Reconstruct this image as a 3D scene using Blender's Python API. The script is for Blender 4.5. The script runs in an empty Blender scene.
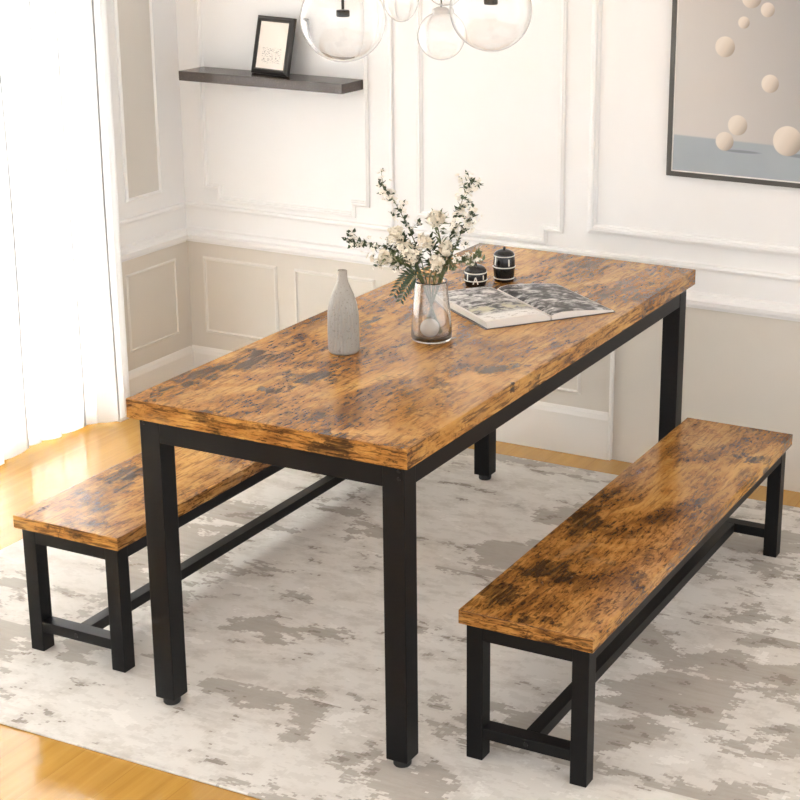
import bpy, bmesh, math, random
from mathutils import Vector, Matrix
random.seed(7)
S = bpy.context.scene
COL = S.collection
PI = math.pi

# ------------------------------------------------------------------ materials
def nt(name):
    m = bpy.data.materials.new(name); m.use_nodes = True
    t = m.node_tree; b = t.nodes['Principled BSDF']
    return m, t, b
def setp(b, **k):
    names = {'col': 'Base Color', 'rough': 'Roughness', 'metal': 'Metallic', 'spec': 'Specular IOR Level', 'ior': 'IOR',
             'trans': 'Transmission Weight', 'coat': 'Coat Weight', 'coatr': 'Coat Roughness', 'sss': 'Subsurface Weight'}
    for a, v in k.items():
        b.inputs[names[a]].default_value = (*v, 1) if a == 'col' else v
class N:
    """tiny node-graph helper"""
    def __init__(s, t): s.t = t
    def node(s, typ, **props):
        n = s.t.nodes.new(typ)
        for k, v in props.items(): setattr(n, k, v)
        return n
    def put(s, sock, v):
        if hasattr(v, 'is_output'): s.t.links.new(v, sock)
        elif isinstance(v, (tuple, list)) and len(v) == 3 and len(sock.default_value) == 4: sock.default_value = (*v, 1)
        else: sock.default_value = v
    def math(s, op, a, b=0.0, c=None, clamp=False):
        n = s.node('ShaderNodeMath', operation=op, use_clamp=clamp); s.put(n.inputs[0], a); s.put(n.inputs[1], b)
        if c is not None: s.put(n.inputs[2], c)
        return n.outputs[0]
    def mix(s, f, a, b, mode='MIX'):
        n = s.node('ShaderNodeMix', data_type='RGBA', blend_type=mode); s.put(n.inputs[0], f); s.put(n.inputs[6], a); s.put(n.inputs[7], b)
        return n.outputs[2]
    def mixf(s, f, a, b):
        n = s.node('ShaderNodeMix', data_type='FLOAT'); s.put(n.inputs[0], f); s.put(n.inputs[2], a); s.put(n.inputs[3], b)
        return n.outputs[0]
    def xyz(s, x, y, z=0.0):
        n = s.node('ShaderNodeCombineXYZ'); s.put(n.inputs[0], x); s.put(n.inputs[1], y); s.put(n.inputs[2], z); return n.outputs[0]
    def sep(s, v):
        n = s.node('ShaderNodeSeparateXYZ'); s.put(n.inputs[0], v); return n.outputs
    def noise(s, vec, scale=1, detail=4, rough=.5, dist=0.0, w=None):
        n = s.node('ShaderNodeTexNoise'); n.noise_dimensions = '4D' if w is not None else '3D'
        s.put(n.inputs['Vector'], vec)
        if w is not None: s.put(n.inputs['W'], w)
        n.inputs['Scale'].default_value = scale; n.inputs['Detail'].default_value = detail
        n.inputs['Roughness'].default_value = rough; n.inputs['Distortion'].default_value = dist
        return n.outputs[0]
    def ramp(s, f, stops):
        n = s.node('ShaderNodeValToRGB'); s.put(n.inputs[0], f); e = n.color_ramp.elements
        while len(e) < len(stops): e.new(.5)
        for q, (p, c) in zip(e, stops): q.position = p; q.color = (*c, 1) if len(c) == 3 else c
        return n.outputs[0]
    def step(s, f, lo, hi):
        n = s.node('ShaderNodeMapRange', interpolation_type='SMOOTHSTEP'); s.put(n.inputs[0], f)
        n.inputs[1].default_value = lo; n.inputs[2].default_value = hi; return n.outputs[0]
    def bump(s, h, strength=.2, dist=.002):
        n = s.node('ShaderNodeBump'); n.inputs['Strength'].default_value = strength; n.inputs['Distance'].default_value = dist
        s.put(n.inputs['Height'], h); return n.outputs[0]
    def obj(s): return s.node('ShaderNodeTexCoord').outputs['Object']
    def attr(s, name):
        n = s.node('ShaderNodeAttribute', attribute_type='OBJECT', attribute_name=name); return n.outputs['Fac']

def plain(name, col, rough=.5, bump=None, var=.05, **k):
    """painted / moulded surface with a faint procedural variation"""
    m, t, b = nt(name); g = N(t); setp(b, rough=rough, **k)
    P = g.obj(); n = g.noise(P, 14, 4)
    dark = tuple(c * (1 - var) for c in col); lite = tuple(min(1, c * (1 + var)) for c in col)
    g.put(b.inputs['Base Color'], g.mix(n, dark, lite))
    if bump:
        g.put(b.inputs['Normal'], g.bump(g.noise(P, bump[0], 3), bump[1], .001))
    return m

def wood_mat(name, burns):
    """golden rustic board: grain, pores, saw marks and burnt patches (x, y, half width, half length, strength)"""
    m, t, b = nt(name); g = N(t)
    P = g.sep(g.obj()); x, y, z = P[0], P[1], P[2]
    nrm = g.sep(g.node('ShaderNodeTexCoord').outputs['Normal'])
    end = g.math('GREATER_THAN', g.math('ABSOLUTE', nrm[1]), .6)
    edge = g.math('LESS_THAN', g.math('ABSOLUTE', nrm[2]), .6)
    seed = g.attr('seed')
    along = g.mixf(end, y, x)
    across = g.mixf(end, g.math('ADD', x, g.math('MULTIPLY', z, 1.3)), g.math('ADD', y, g.math('MULTIPLY', z, 1.6)))
    V = lambda a, c, o=0.0: g.xyz(g.math('MULTIPLY', across, a), g.math('MULTIPLY', along, c), g.math('ADD', seed, o))
    grain = g.noise(V(85, 9), 1, 7, .68, .3)
    tone = g.noise(V(7, 3.4, 7.1), 1, 6, .62, .8)
    patch = g.noise(V(5.6, 3.6, 13.7), 1, 7, .66, .6)
    patch2 = g.noise(V(15, 9, 21.3), 1, 6, .68, .3)
    lines = g.noise(V(115, 13, 31.0), 1, 4, .6, .25)
    fleck = g.noise(V(130, 42, 40.0), 1, 4, .65, .6)
    saw = g.noise(V(42, 130, 55.0), 1, 3, .6, .5)
    col = g.ramp(g.math('ADD', g.math('MULTIPLY', tone, .66), g.math('MULTIPLY', grain, .34)),
                 [(.35, (.085, .034, .009)), (.43, (.235, .097, .021)), (.51, (.41, .188, .041)), (.62, (.57, .305, .082))])
    lm = g.step(lines, .515, .61)
    col = g.mix(g.math('MULTIPLY', lm, g.mixf(edge, .48, .80)), col, (.065, .026, .009))
    fm = g.math('MULTIPLY', g.step(fleck, .52, .60), g.step(tone, .62, .44))
    col = g.mix(g.math('MULTIPLY', fm, .80), col, (.028, .013, .006))
    sm = g.math('MULTIPLY', g.step(saw, .54, .62), g.step(patch2, .49, .62))
    col = g.mix(g.math('MULTIPLY', sm, .62), col, (.050, .023, .010))
    pm = g.math('ADD', patch, g.math('MULTIPLY', g.math('SUBTRACT', grain, .5), .30))
    pm = g.math('ADD', pm, g.math('MULTIPLY', g.math('SUBTRACT', patch2, .5), .34))
    wx = g.math('ADD', x, g.math('MULTIPLY', g.math('SUBTRACT', g.noise(V(13, 11, 71), 1, 5, .7), .5), .17))
    wy = g.math('ADD', y, g.math('MULTIPLY', g.math('SUBTRACT', g.noise(V(13, 9, 83), 1, 5, .7), .5), .24))
    burn = 0.0
    for (bx_, by_, rx, ry, amt) in burns:
        dx = g.math('DIVIDE', g.math('SUBTRACT', wx, bx_), rx); dy = g.math('DIVIDE', g.math('SUBTRACT', wy, by_), ry)
        d2 = g.math('MULTIPLY_ADD', dx, dx, g.math('MULTIPLY', dy, dy))
        burn = g.math('MAXIMUM', g.math('MULTIPLY', g.step(d2, 1.9, 0.0), amt), burn)
    pm = g.math('ADD', g.math('MULTIPLY_ADD', pm, .85, .045), g.math('MULTIPLY', burn, .23))
    pmask = g.math('MULTIPLY', g.step(pm, .572, .71), g.math('MULTIPLY_ADD', g.step(lines, .38, .52), .42, .58))
    col = g.mix(g.math('MULTIPLY', pmask, .88), col, (.030, .015, .008))
    lightp = g.step(pm, .44, .30)
    col = g.mix(g.math('MULTIPLY', lightp, .30), col, (.60, .36, .14))
    g.put(b.inputs['Base Color'], col)
    g.put(b.inputs['Roughness'], g.mixf(grain, .10, .22))
    setp(b, spec=.30)
    g.put(b.inputs['Normal'], g.bump(g.math('MULTIPLY', lm, -.5), .10, .0008))
    return m

def floor_mat():
    m, t, b = nt('honey_laminate'); g = N(t)
    P = g.sep(g.obj()); x, y = P[0], P[1]
    pl = g.math('FLOOR', g.math('DIVIDE', x, .14))
    wn = g.node('ShaderNodeTexWhiteNoise', noise_dimensions='1D'); g.put(wn.inputs['W'], pl)
    gr = g.noise(g.xyz(g.math('MULTIPLY', x, 30), g.math('MULTIPLY', y, 2.2), g.math('MULTIPLY', pl, 3.1)), 1, 5, .6, .4)
    col = g.ramp(gr, [(.25, (.36, .185, .034)), (.5, (.44, .240, .048)), (.75, (.51, .295, .070))])
    col = g.mix(g.math('MULTIPLY', wn.outputs[0], .18), col, (.40, .20, .055))
    fr = g.math('FRACT', g.math('DIVIDE', x, .14))
    col = g.mix(g.math('MULTIPLY', g.math('LESS_THAN', fr, .012), .35), col, (.2, .09, .02))
    g.put(b.inputs['Base Color'], col); setp(b, rough=.09, spec=.5, coat=.15, coatr=.04)
    g.put(b.inputs['Normal'], g.bump(gr, .03, .001))
    return m

def rug_mat():
    m, t, b = nt('distressed_rug'); g = N(t)
    P = g.sep(g.obj()); x, y = P[0], P[1]
    band = g.math('FLOOR', g.math('DIVIDE', g.math('ADD', y, 3.95 - .195), .79))
    off = g.math('MULTIPLY', band, 5.37)
    # woven rows: quantised so that the blotch edges step like a loom
    qx = g.math('SNAP', x, .008); qy = g.math('SNAP', y, .005)
    jx = g.noise(g.xyz(g.math('MULTIPLY', qx, 10), g.math('MULTIPLY', qy, 70), 0), 1, 3)
    xx = g.math('ADD', qx, g.math('MULTIPLY', jx, .05))
    W = lambda a, c, o: g.xyz(g.math('MULTIPLY', xx, a), g.math('MULTIPLY', qy, c), g.math('ADD', off, o))
    big = g.noise(W(3.2, 4.8, 0), 1, 8, .66, .3)
    mid = g.noise(W(8, 12, 9), 1, 7, .66, .3)
    fine = g.noise(W(20, 34, 17), 1, 5, .62, .2)
    area = g.noise(W(1.1, 1.6, 4), 1, 3)
    base = g.mix(g.step(area, .35, .65), (.735, .71, .665), (.655, .625, .575))
    col = g.mix(g.math('MULTIPLY', g.step(mid, .46, .62), .45), base, (.46, .42, .37))
    col = g.mix(g.math('MULTIPLY', g.step(fine, .55, .57), .22), col, (.44, .40, .35))
    front = g.math('LESS_THAN', y, .195)
    hi = g.math('ADD', g.math('ADD', g.math('SUBTRACT', big, g.math('MULTIPLY', front, .035)), g.math('MULTIPLY', g.math('SUBTRACT', area, .5), .55)), g.math('MULTIPLY', g.math('SUBTRACT', mid, .5), .42))
    tone = g.mix(g.noise(g.xyz(g.math('MULTIPLY', x, 5), g.math('MULTIPLY', y, 70), 2.0), 1, 4), (.26, .23, .195), (.42, .38, .33))
    col = g.mix(g.math('MULTIPLY', g.step(hi, .545, .562), .74), col, tone)
    col = g.mix(g.math('MULTIPLY', g.math('MULTIPLY', g.step(mid, .615, .628), g.step(big, .36, .50)), .8), col, (.255, .22, .185))
    col = g.mix(g.math('MULTIPLY', g.step(mid, .375, .36), .75), col, (.80, .775, .73))
    weave = g.noise(g.xyz(g.math('MULTIPLY', x, 90), g.math('MULTIPLY', y, 700), 0), 1, 2)
    col = g.mix(g.math('MULTIPLY', weave, .14), col, (.34, .31, .28))
    g.put(b.inputs['Base Color'], col); setp(b, rough=.85, spec=.2)
    g.put(b.inputs['Normal'], g.bump(weave, .12, .001))
    return m

def curtain_mat():
    m = bpy.data.materials.new('sheer_white_fabric'); m.use_nodes = True; t = m.node_tree; g = N(t)
    t.nodes.remove(t.nodes['Principled BSDF']); out = t.nodes['Material Output']
    P = g.sep(g.obj()); weave = g.noise(g.xyz(g.math('MULTIPLY', P[1], 400), g.math('MULTIPLY', P[2], 25), 0), 1, 2)
    c = g.mix(weave, (.88, .88, .875), (.93, .93, .925))
    d = g.node('ShaderNodeBsdfDiffuse'); g.put(d.inputs[0], c)
    tr = g.node('ShaderNodeBsdfTranslucent'); g.put(tr.inputs[0], c)
    mx = g.node('ShaderNodeMixShader'); mx.inputs[0].default_value = .55
    t.links.new(d.outputs[0], mx.inputs[1]); t.links.new(tr.outputs[0], mx.inputs[2])
    t.links.new(mx.outputs[0], out.inputs[0]); return m

def glass_mat(name, col=(1, 1, 1), rough=0.0, ior=1.45):
    m, t, b = nt(name); g = N(t); setp(b, col=col, rough=rough, trans=1.0, ior=ior)
    g.put(b.inputs['Base Color'], g.mix(g.noise(g.obj(), 6, 2), tuple(c * .99 for c in col), col)); return m

def silver_glass_mat():
    m = bpy.data.materials.new('silvered_glass'); m.use_nodes = True; t = m.node_tree; g = N(t)
    b = t.nodes['Principled BSDF']; out = t.nodes['Material Output']
    setp(b, col=(.90, .87, .83), rough=.0, trans=1.0, ior=1.45)
    gl = g.node('ShaderNodeBsdfGlossy'); gl.inputs['Roughness'].default_value = .04
    g.put(gl.inputs['Color'], g.mix(g.noise(g.obj(), 9, 2), (.80, .77, .74), (.90, .88, .86)))
    mx = g.node('ShaderNodeMixShader'); mx.inputs[0].default_value = .10
    t.links.new(b.outputs[0], mx.inputs[1]); t.links.new(gl.outputs[0], mx.inputs[2]); t.links.new(mx.outputs[0], out.inputs[0])
    return m

def art_mat(balls, floor_z, x0):
    """printed picture: warm grey backdrop, slate floor and floating pale spheres (local x, z)"""
    m, t, b = nt('art_print'); g = N(t)
    P = g.sep(g.obj()); x, z = P[0], P[2]
    n = g.noise(g.obj(), 9, 4)
    bg = g.mix(g.step(g.math('ADD', x, g.math('MULTIPLY', z, .25)), x0 + .05, x0 + .72), (.53, .50, .47), (.285, .275, .265))
    fl = g.mix(n, (.285, .325, .355), (.34, .375, .40))
    fz = g.math('SUBTRACT', floor_z, g.math('MULTIPLY', g.math('SUBTRACT', x, x0), .02))
    col = g.mix(g.step(g.math('SUBTRACT', z, fz), -.003, .003), fl, bg)
    for (bx, bz, r, shadow) in balls:
        if shadow:
            dx = g.math('DIVIDE', g.math('SUBTRACT', x, bx + r * 1.9), r * 2.2); dz = g.math('DIVIDE', g.math('SUBTRACT', z, bz - r * .93), r * .16)
            d = g.math('ADD', g.math('MULTIPLY', dx, dx), g.math('MULTIPLY', dz, dz))
            col = g.mix(g.math('MULTIPLY', g.step(d, 1.3, .4), .7), col, (.15, .17, .19))
    for (bx, bz, r, shadow) in balls:
        dx = g.math('SUBTRACT', x, bx); dz = g.math('SUBTRACT', z, bz)
        d = g.math('SQRT', g.math('ADD', g.math('MULTIPLY', dx, dx), g.math('MULTIPLY', dz, dz)))
        sh = g.math('ADD', g.math('DIVIDE', dx, r * 2), g.math('MULTIPLY', g.math('DIVIDE', dz, r * 2), -.6))
        sh = g.math('ADD', g.math('ADD', sh, .35), g.math('MULTIPLY', g.math('SUBTRACT', n, .5), .25))
        bc = g.ramp(sh, [(.05, (.66, .60, .52)), (.45, (.56, .49, .41)), (.95, (.27, .22, .175))])
        col = g.mix(g.step(d, r + .0015, r - .0015), col, bc)
    g.put(b.inputs['Base Color'], col); setp(b, rough=.45)
    return m

def photo_page_mat(name, yellow):
    """a printed landscape photograph with a white margin (u along local x, v along local y)"""
    m, t, b = nt(name); g = N(t)
    P = g.sep(g.obj()); x, y = P[0], P[1]
    n1 = g.noise(g.xyz(g.math('MULTIPLY', x, 22), g.math('MULTIPLY', y, 34), 1.0 + yellow), 1, 7, .65, .6)
    n2 = g.noise(g.xyz(g.math('MULTIPLY', x, 60), g.math('MULTIPLY', y, 95), 3.0), 1, 5, .7, .2)
    f = g.math('ADD', g.math('MULTIPLY', n1, .7), g.math('MULTIPLY', n2, .3))
    if yellow: f = g.math('ADD', f, .045)
    col = g.ramp(f, [(.43, (.012, .012, .014)), (.49, (.085, .082, .085)), (.54, (.33, .325, .325)), (.61, (.72, .71, .70))])
    if yellow:
        ym = g.math('MULTIPLY', g.math('MULTIPLY', g.step(y, .15, .12), g.step(y, .06, .09)), g.step(n1, .46, .54))
        col = g.mix(g.math('MULTIPLY', ym, .6), col, (.50, .45, .22))
        col = g.mix(g.step(y, .075, .045), col, g.mix(g.step(n2, .55, .6), (.80, .78, .75), (.42, .38, .35)))
    g.put(b.inputs['Base Color'], col); setp(b, rough=.42, spec=.3)
    return m

def page_edge_mat():
    m, t, b = nt('page_edges'); g = N(t)
    z = g.sep(g.obj())[2]
    w = g.math('FRACT', g.math('MULTIPLY', z, 900))
    g.put(b.inputs['Base Color'], g.mix(g.math('MULTIPLY', w, .25), (.80, .77, .72), (.55, .52, .48))); setp(b, rough=.7); return m

def sketch_mat():
    """pale paper with a small ink sketch of roofs across its lower half (local x, z)"""
    m, t, b = nt('ink_sketch'); g = N(t)
    P = g.sep(g.obj()); x, z = P[0], P[2]
    n = g.noise(g.xyz(g.math('MULTIPLY', x, 110), g.math('MULTIPLY', z, 260), 0), 1, 4, .7)
    ink = g.math('MULTIPLY', g.step(n, .52, .60), g.math('MULTIPLY', g.step(g.math('ABSOLUTE', x), .045, .042), g.math('MULTIPLY', g.step(z, .036, .040), g.step(z, .094, .084))))
    g.put(b.inputs['Base Color'], g.mix(g.math('MULTIPLY', ink, .75), (.80, .74, .67), (.12, .11, .10))); setp(b, rough=.6); return m

def ribbed_ceramic():
    m, t, b = nt('ribbed_stoneware'); g = N(t)
    n = g.noise(g.obj(), 160, 3, .6); n2 = g.noise(g.obj(), 22, 3)
    c = g.mix(n2, (.31, .29, .26), (.40, .38, .345)); c = g.mix(g.math('MULTIPLY', g.step(n, .56, .68), .5), c, (.17, .15, .13))
    g.put(b.inputs['Base Color'], c); setp(b, rough=.75); g.put(b.inputs['Normal'], g.bump(n, .35, .001)); return m

def metal_mat():
    m, t, b = nt('black_powder_coat'); g = N(t)
    n = g.noise(g.obj(), 420, 2); big = g.noise(g.obj(), 5, 2)
    g.put(b.inputs['Base Color'], g.mix(big, (.004, .004, .0043), (.0065, .0065, .0072))); setp(b, rough=.42, spec=.2)
    g.put(b.inputs['Normal'], g.bump(n, .18, .0005)); return m

def dark_shelf_mat():
    m, t, b = nt('dark_speckled_veneer'); g = N(t)
    n = g.noise(g.obj(), 230, 3, .7); s = g.noise(g.xyz(*[g.math('MULTIPLY', q, k) for q, k in zip(g.sep(g.obj()), (6, 60, 60))]), 1, 4)
    c = g.mix(s, (.035, .026, .022), (.075, .058, .05)); c = g.mix(g.math('MULTIPLY', g.step(n, .55, .68), .45), c, (.17, .14, .12))
    g.put(b.inputs['Base Color'], c); setp(b, rough=.25); return m

M = {}
T_BURNS = [(.049, .135, .03, .10, 1), (.053, .198, .05, .13, .8), (.08, .341, .06, .12, .6), (.241, .196, .03, .035, 1.1), (.265, .309, .05, .045, .9), (.354, .309, .045, .03, .9),
           (.395, .093, .06, .035, 1), (.154, .75, .03, .07, .8), (.483, .117, .04, .03, .6), (.606, .551, .05, .04, 1), (.669, .558, .04, .03, .8), (.538, .335, .03, .03, 1),
           (.73, .481, .015, .03, 1.2), (.669, .83, .04, .03, .6), (.599, .397, .08, .06, .5), (.52, .0, .05, .03, 1.1), (.21, .0, .05, .03, .8)]
B_BURNS = [(.046, .098, .05, .05, 1.1), (.09, .272, .07, .06, 1.1), (.031, .282, .04, .05, .7), (.054, .549, .05, .09, 1), (.192, .018, .05, .02, 1), (.295, .311, .025, .04, .9),
           (.301, .586, .03, .06, .9), (.054, .976, .05, .2, .6), (.278, 1.146, .04, .03, 1.1), (.182, 1.268, .05, .04, .7), (.065, 1.207, .03, .08, .6), (.043, .764, .03, .1, .6)]
L_BURNS = [(.077, .328, .05, .07, 1), (.038, .169, .06, .06, .7), (.162, .153, .06, .06, .6), (.101, .256, .05, .05, .6), (.189, .028, .05, .03, .7), (.328, .574, .05, .08, .8)]
M['wood'] = wood_mat('rustic_tabletop_wood', T_BURNS); M['wood_bench'] = wood_mat('rustic_bench_wood', B_BURNS); M['wood_bench2'] = wood_mat('rustic_bench_wood_pale', L_BURNS); M['floor'] = floor_mat(); M['rug'] = rug_mat(); M['curtain'] = curtain_mat(); M['metal'] = metal_mat()
M['wall'] = plain('warm_white_paint', (.80, .795, .785), .55, var=.012)
M['dado'] = plain('beige_dado_paint', (.63, .59, .525), .5, var=.015)
M['panel'] = plain('grey_beige_panel_paint', (.62, .595, .55), .55, var=.015)
M['base'] = plain('cream_gloss_paint', (.76, .735, .69), .4, var=.012)
M['dado_trim'] = plain('beige_dado_trim_paint', (.70, .67, .615), .45, var=.012)
M['trim'] = plain('white_trim_paint', (.81, .805, .795), .4, var=.012)
M['ceil'] = plain('ceiling_paint', (.85, .83, .80), .7, var=.01)
M['rubber'] = plain('black_rubber', (.012, .012, .012), .6)
M['bolt'] = plain('black_bolt', (.02, .02, .02), .3, metal=.6)
M['glass'] = glass_mat('window_glass'); M['globe'] = glass_mat('clear_globe_glass', (1, 1, 1), 0, 1.42)
M['vase'] = silver_glass_mat()
M['ceramic'] = ribbed_ceramic()
M['stone'] = plain('white_marble', (.90, .89, .87), .25, var=.05)
M['blackgloss'] = plain('black_glaze', (.012, .012, .012), .12)
M['whiteglaze'] = plain('white_glaze', (.75, .72, .66), .3)
M['stem'] = plain('green_stem', (.13, .15, .06), .6, var=.2)
M['leafdark'] = plain('dark_leaf', (.035, .062, .028), .5, var=.35)
M['leafsage'] = plain('sage_leaf', (.12, .155, .07), .5, var=.3)
M['petal'] = plain('cream_petal', (.80, .74, .62), .6, var=.10)
M['petalwhite'] = plain('white_petal', (.84, .80, .72), .6, var=.06)
M['frameblack'] = plain('black_carved_wood', (.022, .019, .017), .35, bump=(120, .4))
M['artframe'] = plain('charcoal_frame', (.075, .072, .065), .4)
M['shelf'] = dark_shelf_mat(); M['sketch'] = sketch_mat()
M['pages'] = page_edge_mat(); M['cover'] = plain('dark_book_cover', (.05, .045, .045), .4)
M['photo1'] = photo_page_mat('landscape_photo_print', 1); M['photo2'] = photo_page_mat('mountain_photo_print', 0)
M['white_metal'] = plain('white_window_frame', (.80, .79, .77), .4)
M['bulb'] = plain('frosted_bulb', (.85, .83, .78), .3)

# ------------------------------------------------------------------ mesh helpers
def link(name, bm, mat, parent=None, loc=(0, 0, 0), smooth=False, kind=None, label=None):
    bmesh.ops.recalc_face_normals(bm, faces=bm.faces)
    me = bpy.data.meshes.new(name); bm.to_mesh(me); bm.free()
    if smooth:
        for p in me.polygons: p.use_smooth = True
    me.materials.append(mat)
    o = bpy.data.objects.new(name, me); COL.objects.link(o); o.location = loc
    if parent: o.parent = parent
    if kind: o['kind'] = kind
    if label: o['label'] = label
    return o
def tag(o, label, cat, group=None):
    o['label'] = label; o['category'] = cat
    if group: o['group'] = group
    return o
def thing(name, label, cat, loc=(0, 0, 0), rz=0, group=None):
    o = bpy.data.objects.new(name, None); COL.objects.link(o); o.location = loc; o.rotation_euler = (0, 0, rz); o.empty_display_size = .1
    return tag(o, label, cat, group)
def struct(name, bm, mat, **k):
    return link(name, bm, mat, kind='structure', **k)
def box(bm, x0, x1, y0, y1, z0, z1, bev=0.0, seg=2):
    r = bmesh.ops.create_cube(bm, size=1)
    for v in r['verts']:
        v.co = Vector(((v.co.x + .5) * (x1 - x0) + x0, (v.co.y + .5) * (y1 - y0) + y0, (v.co.z + .5) * (z1 - z0) + z0))
    if bev:
        es = {e for v in r['verts'] for e in v.link_edges}
        bmesh.ops.bevel(bm, geom=list(es), offset=bev, segments=seg, affect='EDGES', profile=.6)
    return bm
def bx(*a, **k): return box(bmesh.new(), *a, **k)
def lathe(bm, prof, n=40, c=(0, 0), closed=False):
    rings = []
    for r, z in prof:
        if r < 1e-6: rings.append([bm.verts.new((c[0], c[1], z))])
        else: rings.append([bm.verts.new((c[0] + r * math.cos(2 * PI * i / n), c[1] + r * math.sin(2 * PI * i / n), z)) for i in range(n)])
    pairs = list(zip(rings, rings[1:]))
    if closed: pairs.append((rings[-1], rings[0]))
    for a, b in pairs:
        for i in range(n):
            j = (i + 1) % n
            if len(a) == 1 and len(b) == 1: continue
            if len(a) == 1: bm.faces.new((a[0], b[i], b[j]))
            elif len(b) == 1: bm.faces.new((a[i], a[j], b[0]))
            else: bm.faces.new((a[i], a[j], b[j], b[i]))
    return bm
def tube(bm, pts, r0, r1=None, n=8):
    r1 = r0 if r1 is None else r1; rings = []
    for i, p in enumerate(pts):
        p = Vector(p); d = (Vector(pts[min(i + 1, len(pts) - 1)]) - Vector(pts[max(i - 1, 0)])).normalized()
        u = d.cross(Vector((0, 0, 1)) if abs(d.z) < .95 else Vector((1, 0, 0))).normalized(); w = d.cross(u)
        r = r0 + (r1 - r0) * i / (len(pts) - 1)
        rings.append([bm.verts.new(p + u * r * math.cos(2 * PI * k / n) + w * r * math.sin(2 * PI * k / n)) for k in range(n)])
    for a, b in zip(rings, rings[1:]):
        for k in range(n): bm.faces.new((a[k], a[(k + 1) % n], b[(k + 1) % n], b[k]))
    bm.faces.new(rings[0]); bm.faces.new(rings[-1][::-1]); return bm
def sphere(bm, c, r, seg=32, ring=20, sz=1.0):
    prof = [(r * math.sin(PI * i / ring), c[2] - r * sz * math.cos(PI * i / ring)) for i in range(ring + 1)]
    prof[0] = (0, prof[0][1]); prof[-1] = (0, prof[-1][1])
    return lathe(bm, prof, seg, c[:2])
def cyl_y(bm, x, y0, y1, z, r, n=16):
    return tube(bm, [(x, y0, z), (x, y1, z)], r, n=n)
def moulding(path, w, d, to3):
    """closed rectilinear path in wall coordinates (a, z), mitred, with a stepped profile; to3(a, z, depth) -> world"""
    bm = bmesh.new(); n = len(path)
    area = sum(path[i][0] * path[(i + 1) % n][1] - path[(i + 1) % n][0] * path[i][1] for i in range(n))
    sg = 1 if area > 0 else -1
    def off(o):
        out = []
        for i in range(n):
            p0, p1, p2 = Vector(path[i - 1]), Vector(path[i]), Vector(path[(i + 1) % n])
            e1, e2 = (p1 - p0).normalized(), (p2 - p1).normalized()
            n1, n2 = Vector((-e1.y, e1.x)) * sg, Vector((-e2.y, e2.x)) * sg
            out.append(p1 + (n1 + n2) * o / (1 + n1.dot(n2)) if n1.dot(n2) > -.99 else p1)
        return out
    prof = [(0, 0), (0, d * .55), (w * .22, d * .75), (w * .35, d), (w * .62, d), (w * .72, d * .5), (w * .9, d * .4), (w, 0)]
    rings = []
    for o, h in prof:
        rings.append([bm.verts.new(to3(q.x, q.y, h)) for q in off(o)])
    for a, b in zip(rings, rings[1:]):
        for i in range(n): bm.faces.new((a[i], a[(i + 1) % n], b[(i + 1) % n], b[i]))
    return bm
def extrude_profile(prof, p0, p1, to3):
    """profile (z, depth) swept along a wall from a=p0 to a=p1"""
    bm = bmesh.new()
    A = [bm.verts.new(to3(p0, z, d)) for z, d in prof]; B = [bm.verts.new(to3(p1, z, d)) for z, d in prof]
    for i in range(len(prof) - 1): bm.faces.new((A[i], A[i + 1], B[i + 1], B[i]))
    bm.faces.new(A); bm.faces.new(B[::-1]); return bm

# ------------------------------------------------------------------ room shell
YW, XL, HC = 1.992, -1.33, 2.45
struct('floor', bx(-1.6, 3.2, -3.4, YW + .15, -.05, 0), M['floor'])
struct('wall_back', bx(XL - .2, 3.2, YW, YW + .15, 0, HC), M['wall'])
struct('ceiling', bx(-1.6, 3.2, -1.6, YW + .15, HC, HC + .05), M['ceil'])
WY0, WY1, WT = -1.25, 1.55, 2.25
bm = bmesh.new()
box(bm, XL - .2, XL, WY1, YW, 0, HC); box(bm, XL - .2, XL, -3.4, WY0, 0, HC); box(bm, XL - .2, XL, WY0, WY1, WT, HC)
struct('wall_left', bm, M['wall'])
backw = lambda a, z, d: (a, YW - d, z)
leftw = lambda a, z, d: (XL + d, a, z)
# dado cladding (painted panelling below the rail) on both walls
bm = bmesh.new(); box(bm, XL, 3.2, YW - .004, YW, 0, .56); struct('dado_back', bm, M['dado'])
bm = bmesh.new(); box(bm, XL, XL + .004, WY1, YW - .004, 0, .56); struct('dado_left', bm, M['dado'])
# skirting
bprof = [(0, 0), (0, .018), (.135, .018), (.15, .013), (.158, .006), (.16, 0)]
struct('baseboard_back', extrude_profile(bprof, XL, .318, backw), M['base'])
struct('baseboard_left', extrude_profile(bprof, WY1, YW - .018, leftw), M['base'])
# chair rail: heavy moulding and, higher, a slim cap moulding
rail = [(.545, 0), (.547, .010), (.556, .012), (.560, .022), (.574, .024), (.580, .016), (.592, .012), (.597, 0)]
struct('trim_1', extrude_profile(rail, XL, 3.2, backw), M['trim'])
struct('trim_2', extrude_profile(rail, WY1, YW - .02, leftw), M['trim'])
cap = [(.668, 0), (.669, .008), (.677, .012), (.684, .010), (.687, 0)]
struct('trim_3', extrude_profile(cap, XL, 3.2, backw), M['trim'])
struct('trim_4', extrude_profile(cap, WY1, YW - .012, leftw), M['trim'])
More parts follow.
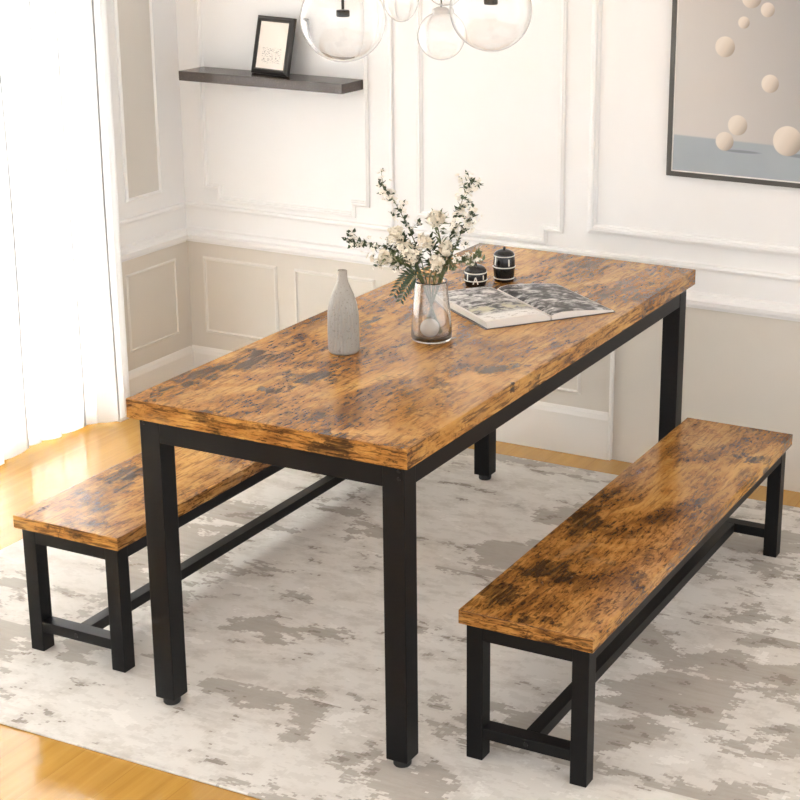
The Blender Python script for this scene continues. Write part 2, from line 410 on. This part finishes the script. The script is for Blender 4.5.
# panel mouldings; two have indented lower corners
def notched(x0, x1, z0, z1, nx=.055, nz=.042):
    return [(x0 + nx, z0), (x1 - nx, z0), (x1 - nx, z0 + nz), (x1, z0 + nz), (x1, z1), (x0, z1), (x0, z0 + nz), (x0 + nx, z0 + nz)]
rect = lambda x0, x1, z0, z1: [(x0, z0), (x1, z0), (x1, z1), (x0, z1)]
ti = 5
for path, w, d in ((notched(-1.245, -.572, .700, 2.25), .020, .012), (notched(-.388, .138, .690, 2.25), .020, .012),
                   (rect(.224, 1.75, .745, 2.25), .030, .016)):
    struct('trim_%d' % ti, moulding(path, w, d, backw), M['trim']); ti += 1
for path in (rect(-1.262, -.950, .215, .497), rect(-.878, -.555, .215, .497), rect(-.48, .212, .205, .497)):
    struct('trim_%d' % ti, moulding(path, .015, .011, backw), M['dado_trim']); ti += 1
struct('trim_%d' % ti, moulding(rect(1.665, 1.858, .740, 2.25), .014, .010, leftw), M['trim']); ti += 1
struct('trim_%d' % ti, moulding(rect(1.640, 1.915, .22, .497), .014, .008, leftw), M['dado_trim']); ti += 1
# slim pilaster strip and the upright edge where the panelling stops
bm = bmesh.new(); box(bm, -.492, -.478, YW - .010, YW, .687, HC, .003, 1); struct('trim_%d' % ti, bm, M['trim']); ti += 1
bm = bmesh.new(); box(bm, .318, .330, YW - .020, YW - .004, 0, .545, .003, 1); struct('trim_%d' % ti, bm, M['base']); ti += 1
# inset painted panels
bm = bmesh.new(); box(bm, XL, XL + .003, 1.679, 1.844, .754, 2.236); struct('trim_%d' % ti, bm, M['panel']); ti += 1

# ------------------------------------------------------------------ window behind the curtain
XW = XL - .15
bm = bmesh.new()
fy = []
edges = [WY0, -.86, -.80, -.42, -.36, .02, .08, .40, .46, .76, .82, 1.075, 1.150, 1.470, WY1]
for a, b_ in [(edges[0], edges[0] + .05)] + [(edges[i], edges[i + 1]) for i in range(1, 13, 2)] + [(1.470, WY1)]:
    box(bm, XW - .03, XW + .03, a, b_, 0, WT)
box(bm, XW - .03, XW + .03, WY0, WY1, 0, .09); box(bm, XW - .03, XW + .03, WY0, WY1, WT - .08, WT); box(bm, XW - .02, XW + .02, WY0, WY1, 1.55, 1.60)
win = struct('window_1', bm, M['white_metal'])
bm = bmesh.new(); box(bm, XW - .003, XW + .003, WY0 + .02, WY1 - .02, .06, WT - .04)
link('pane', bm, M['glass'], win, kind='structure')

# ------------------------------------------------------------------ sheer curtain
def curtain():
    bm = bmesh.new(); rows = 26
    key = [(-1.22, .0)]
    y = -1.22; ys = []
    marks = [1.04, 1.165, 1.225, 1.315, 1.430, 1.462, 1.515, 1.552, 1.584]
    pts = []
    y = -1.22
    while y < .98:
        pts.append(y); y += random.uniform(.07, .13)
    pts += marks
    # each pleat swells toward the room, then folds sharply back behind the next one
    prof = []
    for a, b_ in zip(pts, pts[1:]):
        w = b_ - a; dense = b_ in (1.165, 1.315, 1.430, 1.515); amp = min(.022, w * .30) * random.uniform(.75, 1.0)
        for s, h, ov in ((0, -.6, 0), (.12, -.1, 0), (.35, .55, 0), (.62, .95, 0), (.88, 1.0, 0), (1.0, .9, .003), (1.0, .5, .007), (1.0, -.2, .004), (1.0, -.55, .001)):
            prof.append((a + w * s + ov, amp * h))
            if dense and (h, ov) == (.9, .003):
                for q in range(9): prof.append((b_ + (.0075 if q % 2 else -.0005), amp * (.86 - .035 * q)))
    grid = []
    for k in range(rows + 1):
        z = .010 + (2.43 - .010) * k / rows
        row = []
        flare = .75 + .25 * (1 - k / rows)
        for i, (yy, h) in enumerate(prof):
            wob = .004 * math.sin(yy * 31 + z * 2.1) + .003 * math.sin(z * 5 + yy * 9)
            lift = .012 * (.5 + .5 * math.sin(yy * 17.0)) * (1 - min(1, k / 2))
            lim = min(yy + wob * .6, 1.588)
            ce = max(0.0, min(1.0, (yy - 1.43) / .09)); ce = ce * ce * (3 - 2 * ce)
            cx = (XL - .055) * (1 - ce) + (XL + .030) * ce
            row.append(bm.verts.new((cx + h * flare * (1 - .3 * ce) + wob * .6 * (1 - ce), lim, z + lift)))
        grid.append(row)
    for a, b_ in zip(grid, grid[1:]):
        for i in range(len(a) - 1): bm.faces.new((a[i], a[i + 1], b_[i + 1], b_[i]))
    o = link('sheer_curtain', bm, M['curtain'], smooth=True)
    tag(o, 'white sheer pleated floor length curtain covering the window on the left', 'curtain')
curtain()

# ------------------------------------------------------------------ rug
RT = .006
bm = bmesh.new(); box(bm, -.91, 2.15, -.203, 1.853, 0, RT, .002, 1)
tag(link('area_rug', bm, M['rug']), 'large beige and grey brown distressed rug under the table and benches', 'rug')

# ------------------------------------------------------------------ table
TL, TW, TT, TI, TG = 1.679, .6985, .0448, .0187, .0517
TH = .75
t = thing('dining_table', 'long rustic brown wood dining table with black metal frame', 'table', (0, 0, RT))
H = TH - RT
o = link('tabletop', bx(0, TW, 0, TL, H - TT, H, .0022), M['wood'], t, label='rustic brown wood tabletop with dark burnt patches'); o['seed'] = 2.3
for sx in (0, 1):
    for sy in (0, 1):
        x0 = TI if sx == 0 else TW - TI - TG; y0 = TI if sy == 0 else TL - TI - TG
        lg = link('leg', bx(x0, x0 + TG, y0, y0 + TG, .018, H - TT, .0025), M['metal'], t)
        cx, cy = x0 + TG / 2, y0 + TG / 2
        bm = lathe(bmesh.new(), [(0, 0), (.0185, 0), (.020, .003), (.020, .013), (.017, .0185), (0, .0185)], 24, (cx, cy))
        link('foot_pad', bm, M['rubber'], lg, smooth=False)
        yo = y0 - .0015 if sy == 0 else y0 + TG - .0015
        bxp = x0 + .010 if sx == 0 else x0 + TG - .012
        for dz in (.013, .030):
            if sx == 0 and dz > .02: continue
            link('bolt', cyl_y(bmesh.new(), bxp, yo, yo + .003, H - TT - dz, .0042), M['bolt'], lg)
AH = .054
for x0 in (TI + .001, TW - TI - .031):
    link('side_rail', bx(x0, x0 + .030, TI + TG, TL - TI - TG, H - TT - AH, H - TT, .002), M['metal'], t)
for y0 in (TI + .001, TL - TI - .031):
    link('end_rail', bx(TI + TG, TW - TI - TG, y0, y0 + .030, H - TT - AH, H - TT, .002), M['metal'], t)

# ------------------------------------------------------------------ benches
BL, BW, BT, BI, BG, BH = 1.393, .3104, .0321, .0128, .0386, .3605
def bench(label, loc, seed, wood):
    t = thing('dining_bench', label, 'bench', loc, 0, 'matching dining benches'); H = BH - RT
    o = link('seat', bx(0, BW, 0, BL, H - BT, H, .002), wood, t); o['seed'] = seed
    for sx in (0, 1):
        for sy in (0, 1):
            x0 = BI if sx == 0 else BW - BI - BG; y0 = BI if sy == 0 else BL - BI - BG
            link('leg', bx(x0, x0 + BG, y0, y0 + BG, 0, H - BT, .002), M['metal'], t)
    for x0 in (BI + .001, BW - BI - .026):
        link('side_rail', bx(x0, x0 + .025, BI + BG, BL - BI - BG, H - BT - .037, H - BT, .0015), M['metal'], t)
    for y0 in (BI + .001, BL - BI - .026):
        link('end_rail', bx(BI + BG, BW - BI - BG, y0, y0 + .025, H - BT - .037, H - BT, .0015), M['metal'], t)
    for sy in (0, 1):
        y0 = BI + .001 if sy == 0 else BL - BI - BG + .001
        cb = link('cross_bar', bx(BI + BG, BW - BI - BG, y0, y0 + BG - .002, .053, .080, .0015), M['metal'], t)
        yo = y0 - .002 if sy == 0 else y0 + BG - .004
        link('bolt', cyl_y(bmesh.new(), BW / 2, yo, yo + .004, .0665, .0055), M['bolt'], cb)
    link('stretcher', bx(BW / 2 - .016, BW / 2 + .016, BI + BG - .001, BL - BI - BG + .001, .053, .080, .0015), M['metal'], t)
    return t
bench('rustic wood bench standing free on the rug right of the table', (.7512, .118, RT), 63.2, M['wood_bench'])
bench('rustic wood bench partly under the table, nearest the curtain', (-.4365, .0925, RT), 34.4, M['wood_bench2'])

# ------------------------------------------------------------------ things on the table
Z = TH
# ribbed bottle vase
t = thing('bottle_vase', 'tall narrow grey ribbed ceramic bottle vase, empty', 'vase', (.2338, .5164, Z))
bm = bmesh.new()
prof = [(0, 0), (.033, 0), (.0362, .004), (.037, .012), (.0372, .05), (.0368, .092), (.0352, .108), (.0315, .124), (.0255, .142), (.0190, .158), (.0140, .170),
        (.0120, .180), (.0114, .190), (.0114, .1985), (.0100, .1995), (.0088, .1985), (.0088, .180), (.010, .168), (.010, .14), (0, .13)]
n = 224; rings = []
for r, z in prof:
    if r == 0: rings.append([bm.verts.new((0, 0, z))]); continue
    k = max(0, min(1, (z - .006) / .008)) * max(0, min(1, (.135 - z) / .03)) if r > .02 else 0
    rings.append([bm.verts.new((r2 * math.cos(2 * PI * i / n), r2 * math.sin(2 * PI * i / n), z))
                  for i in range(n) for r2 in [r - .0024 * k * (.5 + .5 * math.cos(i * PI / 4))]])
for a, b_ in zip(rings, rings[1:]):
    for i in range(n):
        j = (i + 1) % n
        if len(a) == 1: bm.faces.new((a[0], b_[j], b_[i]))
        elif len(b_) == 1: bm.faces.new((a[i], a[j], b_[0]))
        else: bm.faces.new((a[i], a[j], b_[j], b_[i]))
link('body', bm, M['ceramic'], t, smooth=True)

# glass vase
VX, VY = .3699, .7004
t = thing('glass_vase', 'tapered silvery glass vase holding the white flower sprays', 'vase', (VX, VY, Z))
outer = [(0, 0), (.042, 0), (.0475, .003), (.0500, .010), (.0500, .020), (.0485, .045), (.0450, .085), (.0415, .120), (.0395, .145), (.0392, .150)]
inner = [(.0366, .150), (.0370, .145), (.0388, .120), (.0422, .085), (.0455, .045), (.0468, .020), (.0440, .012), (0, .010)]
bm = lathe(bmesh.new(), outer + inner, 56)
link('body', bm, M['vase'], t, smooth=True)
bm = sphere(bmesh.new(), (.3755, .682, Z + .0115 + .0235), .0235, 28, 18, 1.0)
tag(link('marble_ball', bm, M['stone'], smooth=True), 'white marble ball lying in the bottom of the glass vase', 'ball')

# flower sprays -------------------------------------------------------------
def leaf(bm, p, d, nrm, L, W):
    d = d.normalized(); s = d.cross(nrm).normalized(); up = s.cross(d).normalized()
    a = bm.verts.new(p); b_ = bm.verts.new(p + d * L + up * (-.12 * L))
    m1 = bm.verts.new(p + d * L * .5)
    l = bm.verts.new(p + d * L * .45 + s * W * .5 + up * W * .22); r = bm.verts.new(p + d * L * .45 - s * W * .5 + up * W * .22)
    bm.faces.new((a, r, m1)); bm.faces.new((a, m1, l)); bm.faces.new((m1, r, b_)); bm.faces.new((m1, b_, l))
def rv():
    while True:
        v = Vector((random.uniform(-1, 1), random.uniform(-1, 1), random.uniform(-1, 1)))
        if .1 < v.length < 1: return v.normalized()
def flower(bm, p, nrm, R):
    nrm = nrm.normalized(); u = nrm.orthogonal().normalized(); w = nrm.cross(u)
    ph = random.uniform(0, 2 * PI)
    for k in range(5):
        a = ph + k * 2 * PI / 5; d = u * math.cos(a) + w * math.sin(a)
        leaf(bm, p + d * R * .1, (d + nrm * .35), nrm, R, R * .8)
def bez(p0, p1, p2, p3, n=14):
    out = []
    for i in range(n + 1):
        s = i / n; out.append(p0 * (1 - s) ** 3 + p1 * 3 * s * (1 - s) ** 2 + p2 * 3 * s * s * (1 - s) + p3 * s ** 3)
    return out
def at(path, s):
    f = s * (len(path) - 1); i = min(int(f), len(path) - 2); return path[i].lerp(path[i + 1], f - i), (path[i + 1] - path[i]).normalized()
VC = Vector((VX, VY, Z))
def stem_path(tip, ang, rise=.62, sag=0.0):
    a = Vector((math.cos(ang), math.sin(ang), 0))
    p0 = VC + Vector((0, 0, .018)) - a * .026; rim = VC + Vector((0, 0, .150)) + a * .026
    tip = Vector(tip); c = rim + (rim - p0).normalized() * (tip - rim).length * .35
    mid = rim.lerp(tip, rise); mid.z = rim.z + (tip.z - rim.z) * (rise + .18) + sag
    up = bez(rim, c, mid, tip, 14)
    return [p0, p0.lerp(rim, .5)] + up
def spray(label, tip, ang, n_side=9, nb=80, nl=60, sag=0.0, lm='leafdark', start=.36, spread=.044):
    t = thing('flower_stem', label, 'flower', tuple(VC + Vector((0, 0, .018))), 0, 'stems in the glass vase')
    org = VC + Vector((0, 0, .018))
    path = [p - org for p in stem_path(tip, ang, .62, sag)]
    sb, lb, fb = bmesh.new(), bmesh.new(), bmesh.new()
    tube(sb, path, .0016, .0006, 6)
    out = path[3:]
    twigs = []
    for i in range(n_side):
        s = start + (1 - start) * (i + .3) / n_side; p, d = at(out, s)
        side = (rv() + d * .8); side.z += .2; side.normalize()
        q = p + side * random.uniform(.6, 1.15) * spread
        tube(sb, [p, p.lerp(q, .5) + Vector((0, 0, .002)), q], .0007, .0004, 5); twigs.append((p, q))
    for i in range(nb):
        if i % 3:
            p, q = random.choice(twigs); c = p.lerp(q, random.uniform(.35, 1.05)) + rv() * random.uniform(.001, .010)
        else:
            s = start + (1 - start) * random.random() ** .8; p, d = at(out, min(s, .995)); c = p + rv() * random.uniform(.15, .6) * spread
        flower(fb, c, (c - p) + Vector((0, 0, .006)) + rv() * .012, random.uniform(.0044, .0078))
    for i in range(nl):
        if i % 2:
            p, q = random.choice(twigs); c = p.lerp(q, random.random()); d = (q - p).normalized()
        else:
            s = .10 + .88 * random.random(); c, d = at(out, s)
        leaf(lb, c, (rv() + d * .8).normalized(), rv(), random.uniform(.011, .019), random.uniform(.007, .011))
    link('stem', sb, M['stem'], t); link('foliage', lb, M[lm], t); link('blossoms', fb, M['petalwhite'], t)
def bloom(label, head, ang, R, lm='leafsage', nl=44):
    org = VC + Vector((0, 0, .018))
    t = thing('flower_stem', label, 'flower', tuple(org), 0, 'stems in the glass vase')
    path = [p - org for p in stem_path(head, ang)]
    sb, lb, fb = bmesh.new(), bmesh.new(), bmesh.new()
    tube(sb, path, .0018, .0010, 6); c = path[-1]
    lobes = [rv() * R * .62 for _ in range(5)] + [Vector((0, 0, R * .3))]
    for l in lobes:
        tube(sb, [c - Vector((0, 0, R * .5)), c + l * .5, c + l], .0007, .0005, 5)
        for i in range(15):
            d = rv(); p = c + l + d * R * random.uniform(.30, .62)
            flower(fb, p, d + l * 18 + rv() * .4, random.uniform(.0052, .0082))
    out = path[3:]
    for i in range(nl):
        s = .30 + .69 * random.random(); p, d = at(out, s); off = rv()
        leaf(lb, p + off * R * .45 * s, (off + d * .5).normalized(), Vector((0, 0, 1)) + rv() * .7, random.uniform(.016, .030), random.uniform(.0055, .009))
    link('stem', sb, M['stem'], t); link('foliage', lb, M[lm], t); link('blossom_head', fb, M['petal'], t, label='cream blossom head')
def fern(label, tip, ang, sag):
    org = VC + Vector((0, 0, .018))
    t = thing('fern_frond', label, 'leaf', tuple(org), 0, 'stems in the glass vase')
    path = [p - org for p in stem_path(tip, ang, .55, sag)]
    sb, lb = bmesh.new(), bmesh.new(); tube(sb, path, .0016, .0006, 6); out = path[2:]
    for i in range(11):
        s = .34 + .64 * i / 10; p, d = at(out, min(s, .99)); side = d.cross(Vector((.5, -.8, .35))).normalized()
        L = .032 * (1.2 - .75 * s)
        for sg in (-1, 1): leaf(lb, p, (side * sg + d * .75 + Vector((0, 0, -.25))), Vector((.5, -.8, .4)), L, .0062)
    link('stem', sb, M['stem'], t); link('leaflets', lb, M['leafdark'], t)
R_ = math.radians
spray('white blossom spray reaching furthest left, over the ribbed bottle', (.150, .680, .966), R_(180), sag=.035, nb=100, nl=84)
spray('tall white blossom spray leaning up left toward the wall shelf', (.238, .690, 1.128), R_(150), nb=88)
spray('tall white blossom spray leaning up right, highest tip of the bouquet', (.486, .690, 1.160), R_(-20), nb=100, nl=70, start=.34)
spray('white blossom spray on the right, just below the tallest right tip', (.486, .700, 1.075), R_(10), nb=90, start=.45)
spray('sage leafed spray drooping right above the small black jar', (.506, .690, .972), R_(-50), nb=40, nl=100, lm='leafsage', sag=.02, spread=.022)
spray('pale blossom spray hanging low left beside the ribbed bottle', (.225, .690, .918), R_(200), nb=80, nl=30, sag=.03, spread=.034)
bloom('round cream bloom at the top centre of the bouquet', (.388, .690, 1.058), R_(60), .020)
bloom('round cream bloom at the centre left of the bouquet, beneath the left sprays', (.293, .670, 1.010), R_(170), .019, 'leafdark')
bloom('round cream bloom low on the left above the vase rim', (.272, .655, .955), R_(215), .018)
bloom('cream bloom at the very centre of the bouquet', (.352, .640, .975), R_(250), .021, 'leafdark')
bloom('cream bloom right of centre just above the vase rim', (.408, .655, .955), R_(-70), .019)
bloom('cream bloom at the left middle, tucked under the left reaching spray', (.318, .672, .975), R_(190), .020)
bloom('small cream bloom right of centre, under the two right sprays', (.428, .68, .990), R_(0), .018)
bloom('cream bloom right of centre below the top one', (.378, .66, 1.008), R_(-40), .018, 'leafdark')
fern('dark green fern frond drooping over the left of the vase rim', (.300, .640, .868), R_(205), .05)
fern('dark green fern frond hanging down the front left of the vase', (.330, .620, .862), R_(235), .045)

# open book ---------------------------------------------------------------
t = thing('open_book', 'open photo book of grey landscape pictures lying on the tabletop', 'book', (.5575, .9917, Z), .937)
PW, PH = .186, .306
def prof_mesh(pts, y0, y1):
    bm = bmesh.new(); A = [bm.verts.new((x, y0, z)) for x, z in pts]; B = [bm.verts.new((x, y1, z)) for x, z in pts]
    n = len(pts)
    for i in range(n): bm.faces.new((A[i], A[(i + 1) % n], B[(i + 1) % n], B[i]))
    bm.faces.new(A); bm.faces.new(B[::-1]); return bm
ltop = [(-PW, .0195), (-PW * .8, .0215), (-PW * .5, .0225), (-PW * .22, .0215), (-PW * .08, .0175), (-.002, .0105)]
rtop = [(.002, .0105), (PW * .06, .0155), (PW * .18, .0185), (PW * .4, .0170), (PW * .7, .0115), (PW, .0045)]
link('cover', prof_mesh([(-PW - .003, 0), (PW + .003, 0), (PW + .003, .0018), (-PW - .003, .0018)], -.003, PH + .003), M['cover'], t)
link('page_block', prof_mesh([(-.002, .0018)] + [(-PW + .004, .0018)] + ltop, 0, PH), M['pages'], t)
link('page_block', prof_mesh([(PW - .001, .0018), (.002, .0018)] + rtop, 0, PH), M['pages'], t)
def sheet(top, m0, m1, b0, b1):
    bm = bmesh.new(); n = 24
    def zz(x):
        for (xa, za), (xb, zb) in zip(top, top[1:]):
            if xa <= x <= xb: return za + (zb - za) * (x - xa) / (xb - xa)
        return top[-1][1]
    xs = [top[0][0] + m0 + (top[-1][0] - top[0][0] - m0 - m1) * i / n for i in range(n + 1)]
    rows = [[bm.verts.new((x, y, zz(x) + .0004)) for x in xs] for y in (b0, PH * .33, PH * .66, PH - b1)]
    for a, b_ in zip(rows, rows[1:]):
        for i in range(n): bm.faces.new((a[i], a[i + 1], b_[i + 1], b_[i]))
    ret = bm; return ret
link('printed_page', sheet(ltop, .006, .001, .008, .004), M['photo1'], t, smooth=True, label='left page with yellow tinted landscape')
link('printed_page', sheet(rtop, .001, .003, .004, .004), M['photo2'], t, smooth=True, label='right page with grey mountain landscape')

# barrel jars -------------------------------------------------------------
def ring_strip(bm, rf, th0, th1, z0, z1, dz=.0, n=6, lift=.0009):
    """a raised stroke on a turned body from (th0, z0) to (th1, z1), of height dz or angular width"""
    rows = []
    for i in range(n + 1):
        s = i / n; th = th0 + (th1 - th0) * s; z = z0 + (z1 - z0) * s; row = []
        for q in (-.5, .5):
            if abs(th1 - th0) > 1e-6 and abs(z1 - z0) < 1e-6: a, zz = th, z + q * dz
            else: a, zz = th + q * dz / .03, z
            for l in (-.0005, lift): row.append(bm.verts.new(((rf(zz) + l) * math.cos(a), (rf(zz) + l) * math.sin(a), zz)))
        rows.append(row)
    for a, b_ in zip(rows, rows[1:]):
        for i, j in ((0, 1), (1, 3), (3, 2), (2, 0)): bm.faces.new((a[i], a[j], b_[j], b_[i]))
    bm.faces.new([rows[0][i] for i in (0, 1, 3, 2)]); bm.faces.new([rows[-1][i] for i in (2, 3, 1, 0)]); return bm
def jar(label, loc, prof, zl, lidprof, knob, bands, strokes):
    t = thing('barrel_jar', label, 'jar', loc, 0, 'black banded barrel jars')
    def rf(z):
        for (ra, za), (rb, zb) in zip(prof, prof[1:]):
            if za <= z <= zb and zb > za: return ra + (rb - ra) * (z - za) / (zb - za)
        return prof[-1][0]
    link('body', lathe(bmesh.new(), [(0, 0)] + prof + [(0, prof[-1][1])], 40), M['blackgloss'], t, smooth=True)
    for zc, h in bands:
        pr = [(rf(zc - h / 2) - .001, zc - h / 2), (rf(zc) + .0012, zc - h * .25), (rf(zc) + .0012, zc + h * .25), (rf(zc + h / 2) - .001, zc + h / 2)]
        link('band', lathe(bmesh.new(), pr, 40, closed=True), M['whiteglaze'], t, smooth=True, label='white painted band')
    for s in strokes:
        link('painted_mark', ring_strip(bmesh.new(), rf, *s), M['whiteglaze'], t, label='white painted stroke')
    ld = link('lid', lathe(bmesh.new(), lidprof, 40), M['blackgloss'], t, smooth=True)
    link('knob', sphere(bmesh.new(), (0, 0, knob[0]), knob[1], 16, 10), M['blackgloss'], ld, smooth=True)
C0 = math.atan2(-4.0, 1.97)
jar('tall black barrel jar with three white bands, standing behind the open book', (.2695, 1.3021, Z),
    [(.0255, 0), (.0268, .004), (.0290, .020), (.0303, .040), (.0303, .050), (.0288, .068), (.0275, .0745)], .0745,
    [(0, .0735), (.0285, .0735), (.0283, .0765), (.0235, .0825), (.015, .0870), (.006, .0890), (0, .0892)], (.0925, .0042),
    [(.0095, .0042), (.0415, .0045), (.0725, .0045)], [(C0 + .45, C0 + .45, .047, .066, .0035), (C0 - .95, C0 - .95, .078 - .03, .070, .003)])
jar('small black squat jar with white bands, right beside the flower vase', (.2279, 1.2100, Z),
    [(.0245, 0), (.0272, .004), (.0305, .016), (.0315, .026), (.0308, .038), (.0290, .045)], .045,
    [(0, .0445), (.0298, .0445), (.0295, .047), (.0240, .0545), (.015, .0590), (.006, .0605), (0, .0607)], (.0630, .0038),
    [(.0195, .004), (.0405, .0042)], [(C0 - .20, C0 + .02, .012, .032, .003), (C0 + .24, C0 + .02, .012, .032, .003), (C0 - .1, C0 + .14, .0215, .0215, .003),
                                      (C0 - .75, C0 - .75, .022, .038, .003), (C0 + .75, C0 + .75, .024, .036, .003)])

# ------------------------------------------------------------------ wall shelf and leaning frame
SZ = 1.168
t = thing('wall_shelf', 'dark brown floating wall shelf carrying the small black picture frame', 'shelf', (-1.228, YW, SZ))
link('board', bx(0, .640, -.137, 0, -.032, 0, .0015), M['shelf'], t)
t = thing('picture_frame', 'small black carved picture frame leaning on the wall shelf', 'picture frame', (-.905, 1.920, SZ), R_(-5))
bk = bpy.data.objects['picture_frame']; bk.rotation_euler = (R_(-13), 0, R_(-11))
FW, FH, FB = .166, .192, .024
loc3 = lambda a, z, d: (a, -d, z)
bm = moulding(rect(-FW / 2, FW / 2, .0015, FH), FB, .013, loc3)
box(bm, -FW / 2, FW / 2, 0, .005, .0015, FH)
link('frame', bm, M['frameblack'], t)
link('sketch', bx(-FW / 2 + .018, FW / 2 - .018, -.0065, -.0005, .020, FH - .018), M['sketch'], t, label='pale paper with ink sketch of rooftops')

# ------------------------------------------------------------------ framed art print
AX, AZ, AW2, AH2 = .4876, .9556, .80, 1.05
t = thing('framed_art', 'large charcoal framed picture of pale spheres over a slate floor', 'picture', (AX, YW, AZ))
bm = bmesh.new(); fr = .0145
box(bm, 0, fr, -.024, 0, 0, AH2); box(bm, AW2 - fr, AW2, -.024, 0, 0, AH2); box(bm, fr, AW2 - fr, -.024, 0, 0, fr); box(bm, fr, AW2 - fr, -.024, 0, AH2 - fr, AH2)
link('frame', bm, M['artframe'], t)
balls = [(.730, 1.497, .0300, 0), (.780, 1.465, .0210, 0), (.710, 1.425, .0175, 0), (.656, 1.352, .0303, 0), (.799, 1.254, .0265, 0),
         (.668, 1.074, .0280, 1), (.706, 1.125, .0300, 0), (.861, 1.091, .0440, 1), (1.02, 1.34, .040, 0), (1.09, 1.56, .028, 0), (.95, 1.62, .034, 0), (1.10, 1.085, .03, 1)]
M['art'] = art_mat([(a - AX, b_ - AZ, r, s) for a, b_, r, s in balls], 1.082 - AZ, 0.0)
link('print', bx(fr, AW2 - fr, -.020, -.004, fr, AH2 - fr), M['art'], t, label='print of pale floating spheres')
link('mount_edge', moulding(rect(fr, AW2 - fr, fr, AH2 - fr), .004, .001, lambda a, z, d: (a, -.0202 - d, z)), M['base'], t, label='thin pale inner edge')

# ------------------------------------------------------------------ glass globe chandelier
CY = .84
t = thing('globe_chandelier', 'clear glass globe chandelier hanging above the table', 'chandelier', (.26, CY, HC))
W = lambda x, y, z: (x - .26, y - CY, z - HC)
link('canopy', lathe(bmesh.new(), [(0, 0), (.16, 0), (.16, -.012), (.15, -.022), (0, -.022)], 48), M['metal'], t)
globes = [(.050, .84, 1.492, .1055, 1.0, .010, 1), (.214, .84, 1.556, .0445, 1.4, 0, 0), (.2645, .95, 1.4535, .0594, 1.0, 0, 0), (.300, .90, 1.575, .043, 1.0, 0, 0),
          (.457, .84, 1.536, .098, 1.0, .012, 1), (.378, .93, 1.580, .030, 1.0, 0, 0)]
for x, y, z, r, sz, sk, big in globes:
    bm = bmesh.new(); c = W(x, y, z)
    ring = 28; th0 = .16 if big else .30        # opening at the top
    po = [(r * math.sin(a), c[2] + r * sz * math.cos(a)) for a in [PI - (PI - th0) * i / ring for i in range(ring + 1)]]
    ri = r - (.0022 if big else .0016)
    pi_ = [(ri * math.sin(a), c[2] + (r * sz - (r - ri)) * math.cos(a)) for a in [PI - (PI - th0) * i / ring for i in range(ring + 1)]]
    po[0] = (0, po[0][1]); pi_[0] = (0, pi_[0][1])
    lathe(bm, po + pi_[::-1], 56, c[:2])
    gl = link('globe', bm, M['globe'], t, smooth=True)
    top = c[2] + r * sz * math.cos(th0)
    if big:
        s_z = c[2] + (.012 if x < .2 else .018)
        link('rod', tube(bmesh.new(), [(c[0], c[1], s_z + .012), (c[0], c[1], -.02)], .0035, n=12), M['metal'], t)
        link('socket', lathe(bmesh.new(), [(0, s_z - .006), (.015, s_z - .006), (.0165, s_z - .004), (.0165, s_z + .008), (.015, s_z + .010), (0, s_z + .010)], 28, c[:2]), M['metal'], t)
    else:
        link('rod', tube(bmesh.new(), [(c[0], c[1], top - .004), (c[0], c[1], -.02)], .0022, n=10), M['metal'], t)
    cr = r * math.sin(th0) + .004
    link('collar', lathe(bmesh.new(), [(0, top - .002), (cr, top - .002), (cr, top + .008), (cr * .5, top + .014), (0, top + .014)], 28, c[:2]), M['metal'] if big else M['white_metal'], t)

# ------------------------------------------------------------------ light
sun = bpy.data.lights.new('sun', 'SUN'); sun.energy = 66.0; sun.angle = R_(3); sun.color = (1.0, .995, .98)
so = bpy.data.objects.new('sun', sun); COL.objects.link(so)
so.rotation_euler = Vector((.86, .10, -.50)).to_track_quat('-Z', 'Y').to_euler()
w = bpy.data.worlds.new('daylight'); S.world = w; w.use_nodes = True
w.node_tree.nodes['Background'].inputs[0].default_value = (1.0, 1.0, 1.0, 1); w.node_tree.nodes['Background'].inputs[1].default_value = 1.0

# ------------------------------------------------------------------ camera (position and lens solved from the table's corners)
yaw, pitch, roll, f = -.43251464, .29567595, .01523498, 1658.8029
fwd = Vector((math.sin(yaw) * math.cos(pitch), math.cos(yaw) * math.cos(pitch), -math.sin(pitch)))
right = Vector((math.cos(yaw), -math.sin(yaw), 0)); up = right.cross(fwd)
r2 = right * math.cos(roll) + up * math.sin(roll); u2 = -right * math.sin(roll) + up * math.cos(roll)
cam = bpy.data.cameras.new('camera'); co = bpy.data.objects.new('camera', cam); COL.objects.link(co)
co.matrix_world = Matrix(((r2.x, u2.x, -fwd.x, 2.2467), (r2.y, u2.y, -fwd.y, -2.70978), (r2.z, u2.z, -fwd.z, 1.90315), (0, 0, 0, 1)))
cam.sensor_width = 36; cam.lens = f / 800 * 36; cam.shift_x = -143.737 / 800; cam.shift_y = -47.092 / 800; cam.clip_start = .05
S.camera = co
S.view_settings.view_transform = 'Standard'; S.view_settings.look = 'None'; S.view_settings.gamma = 1; S.view_settings.exposure = .86
try:
    S.cycles.max_bounces = 14; S.cycles.transmission_bounces = 12; S.cycles.diffuse_bounces = 6; S.cycles.use_denoising = True
    S.cycles.sample_clamp_indirect = 12
except Exception: pass
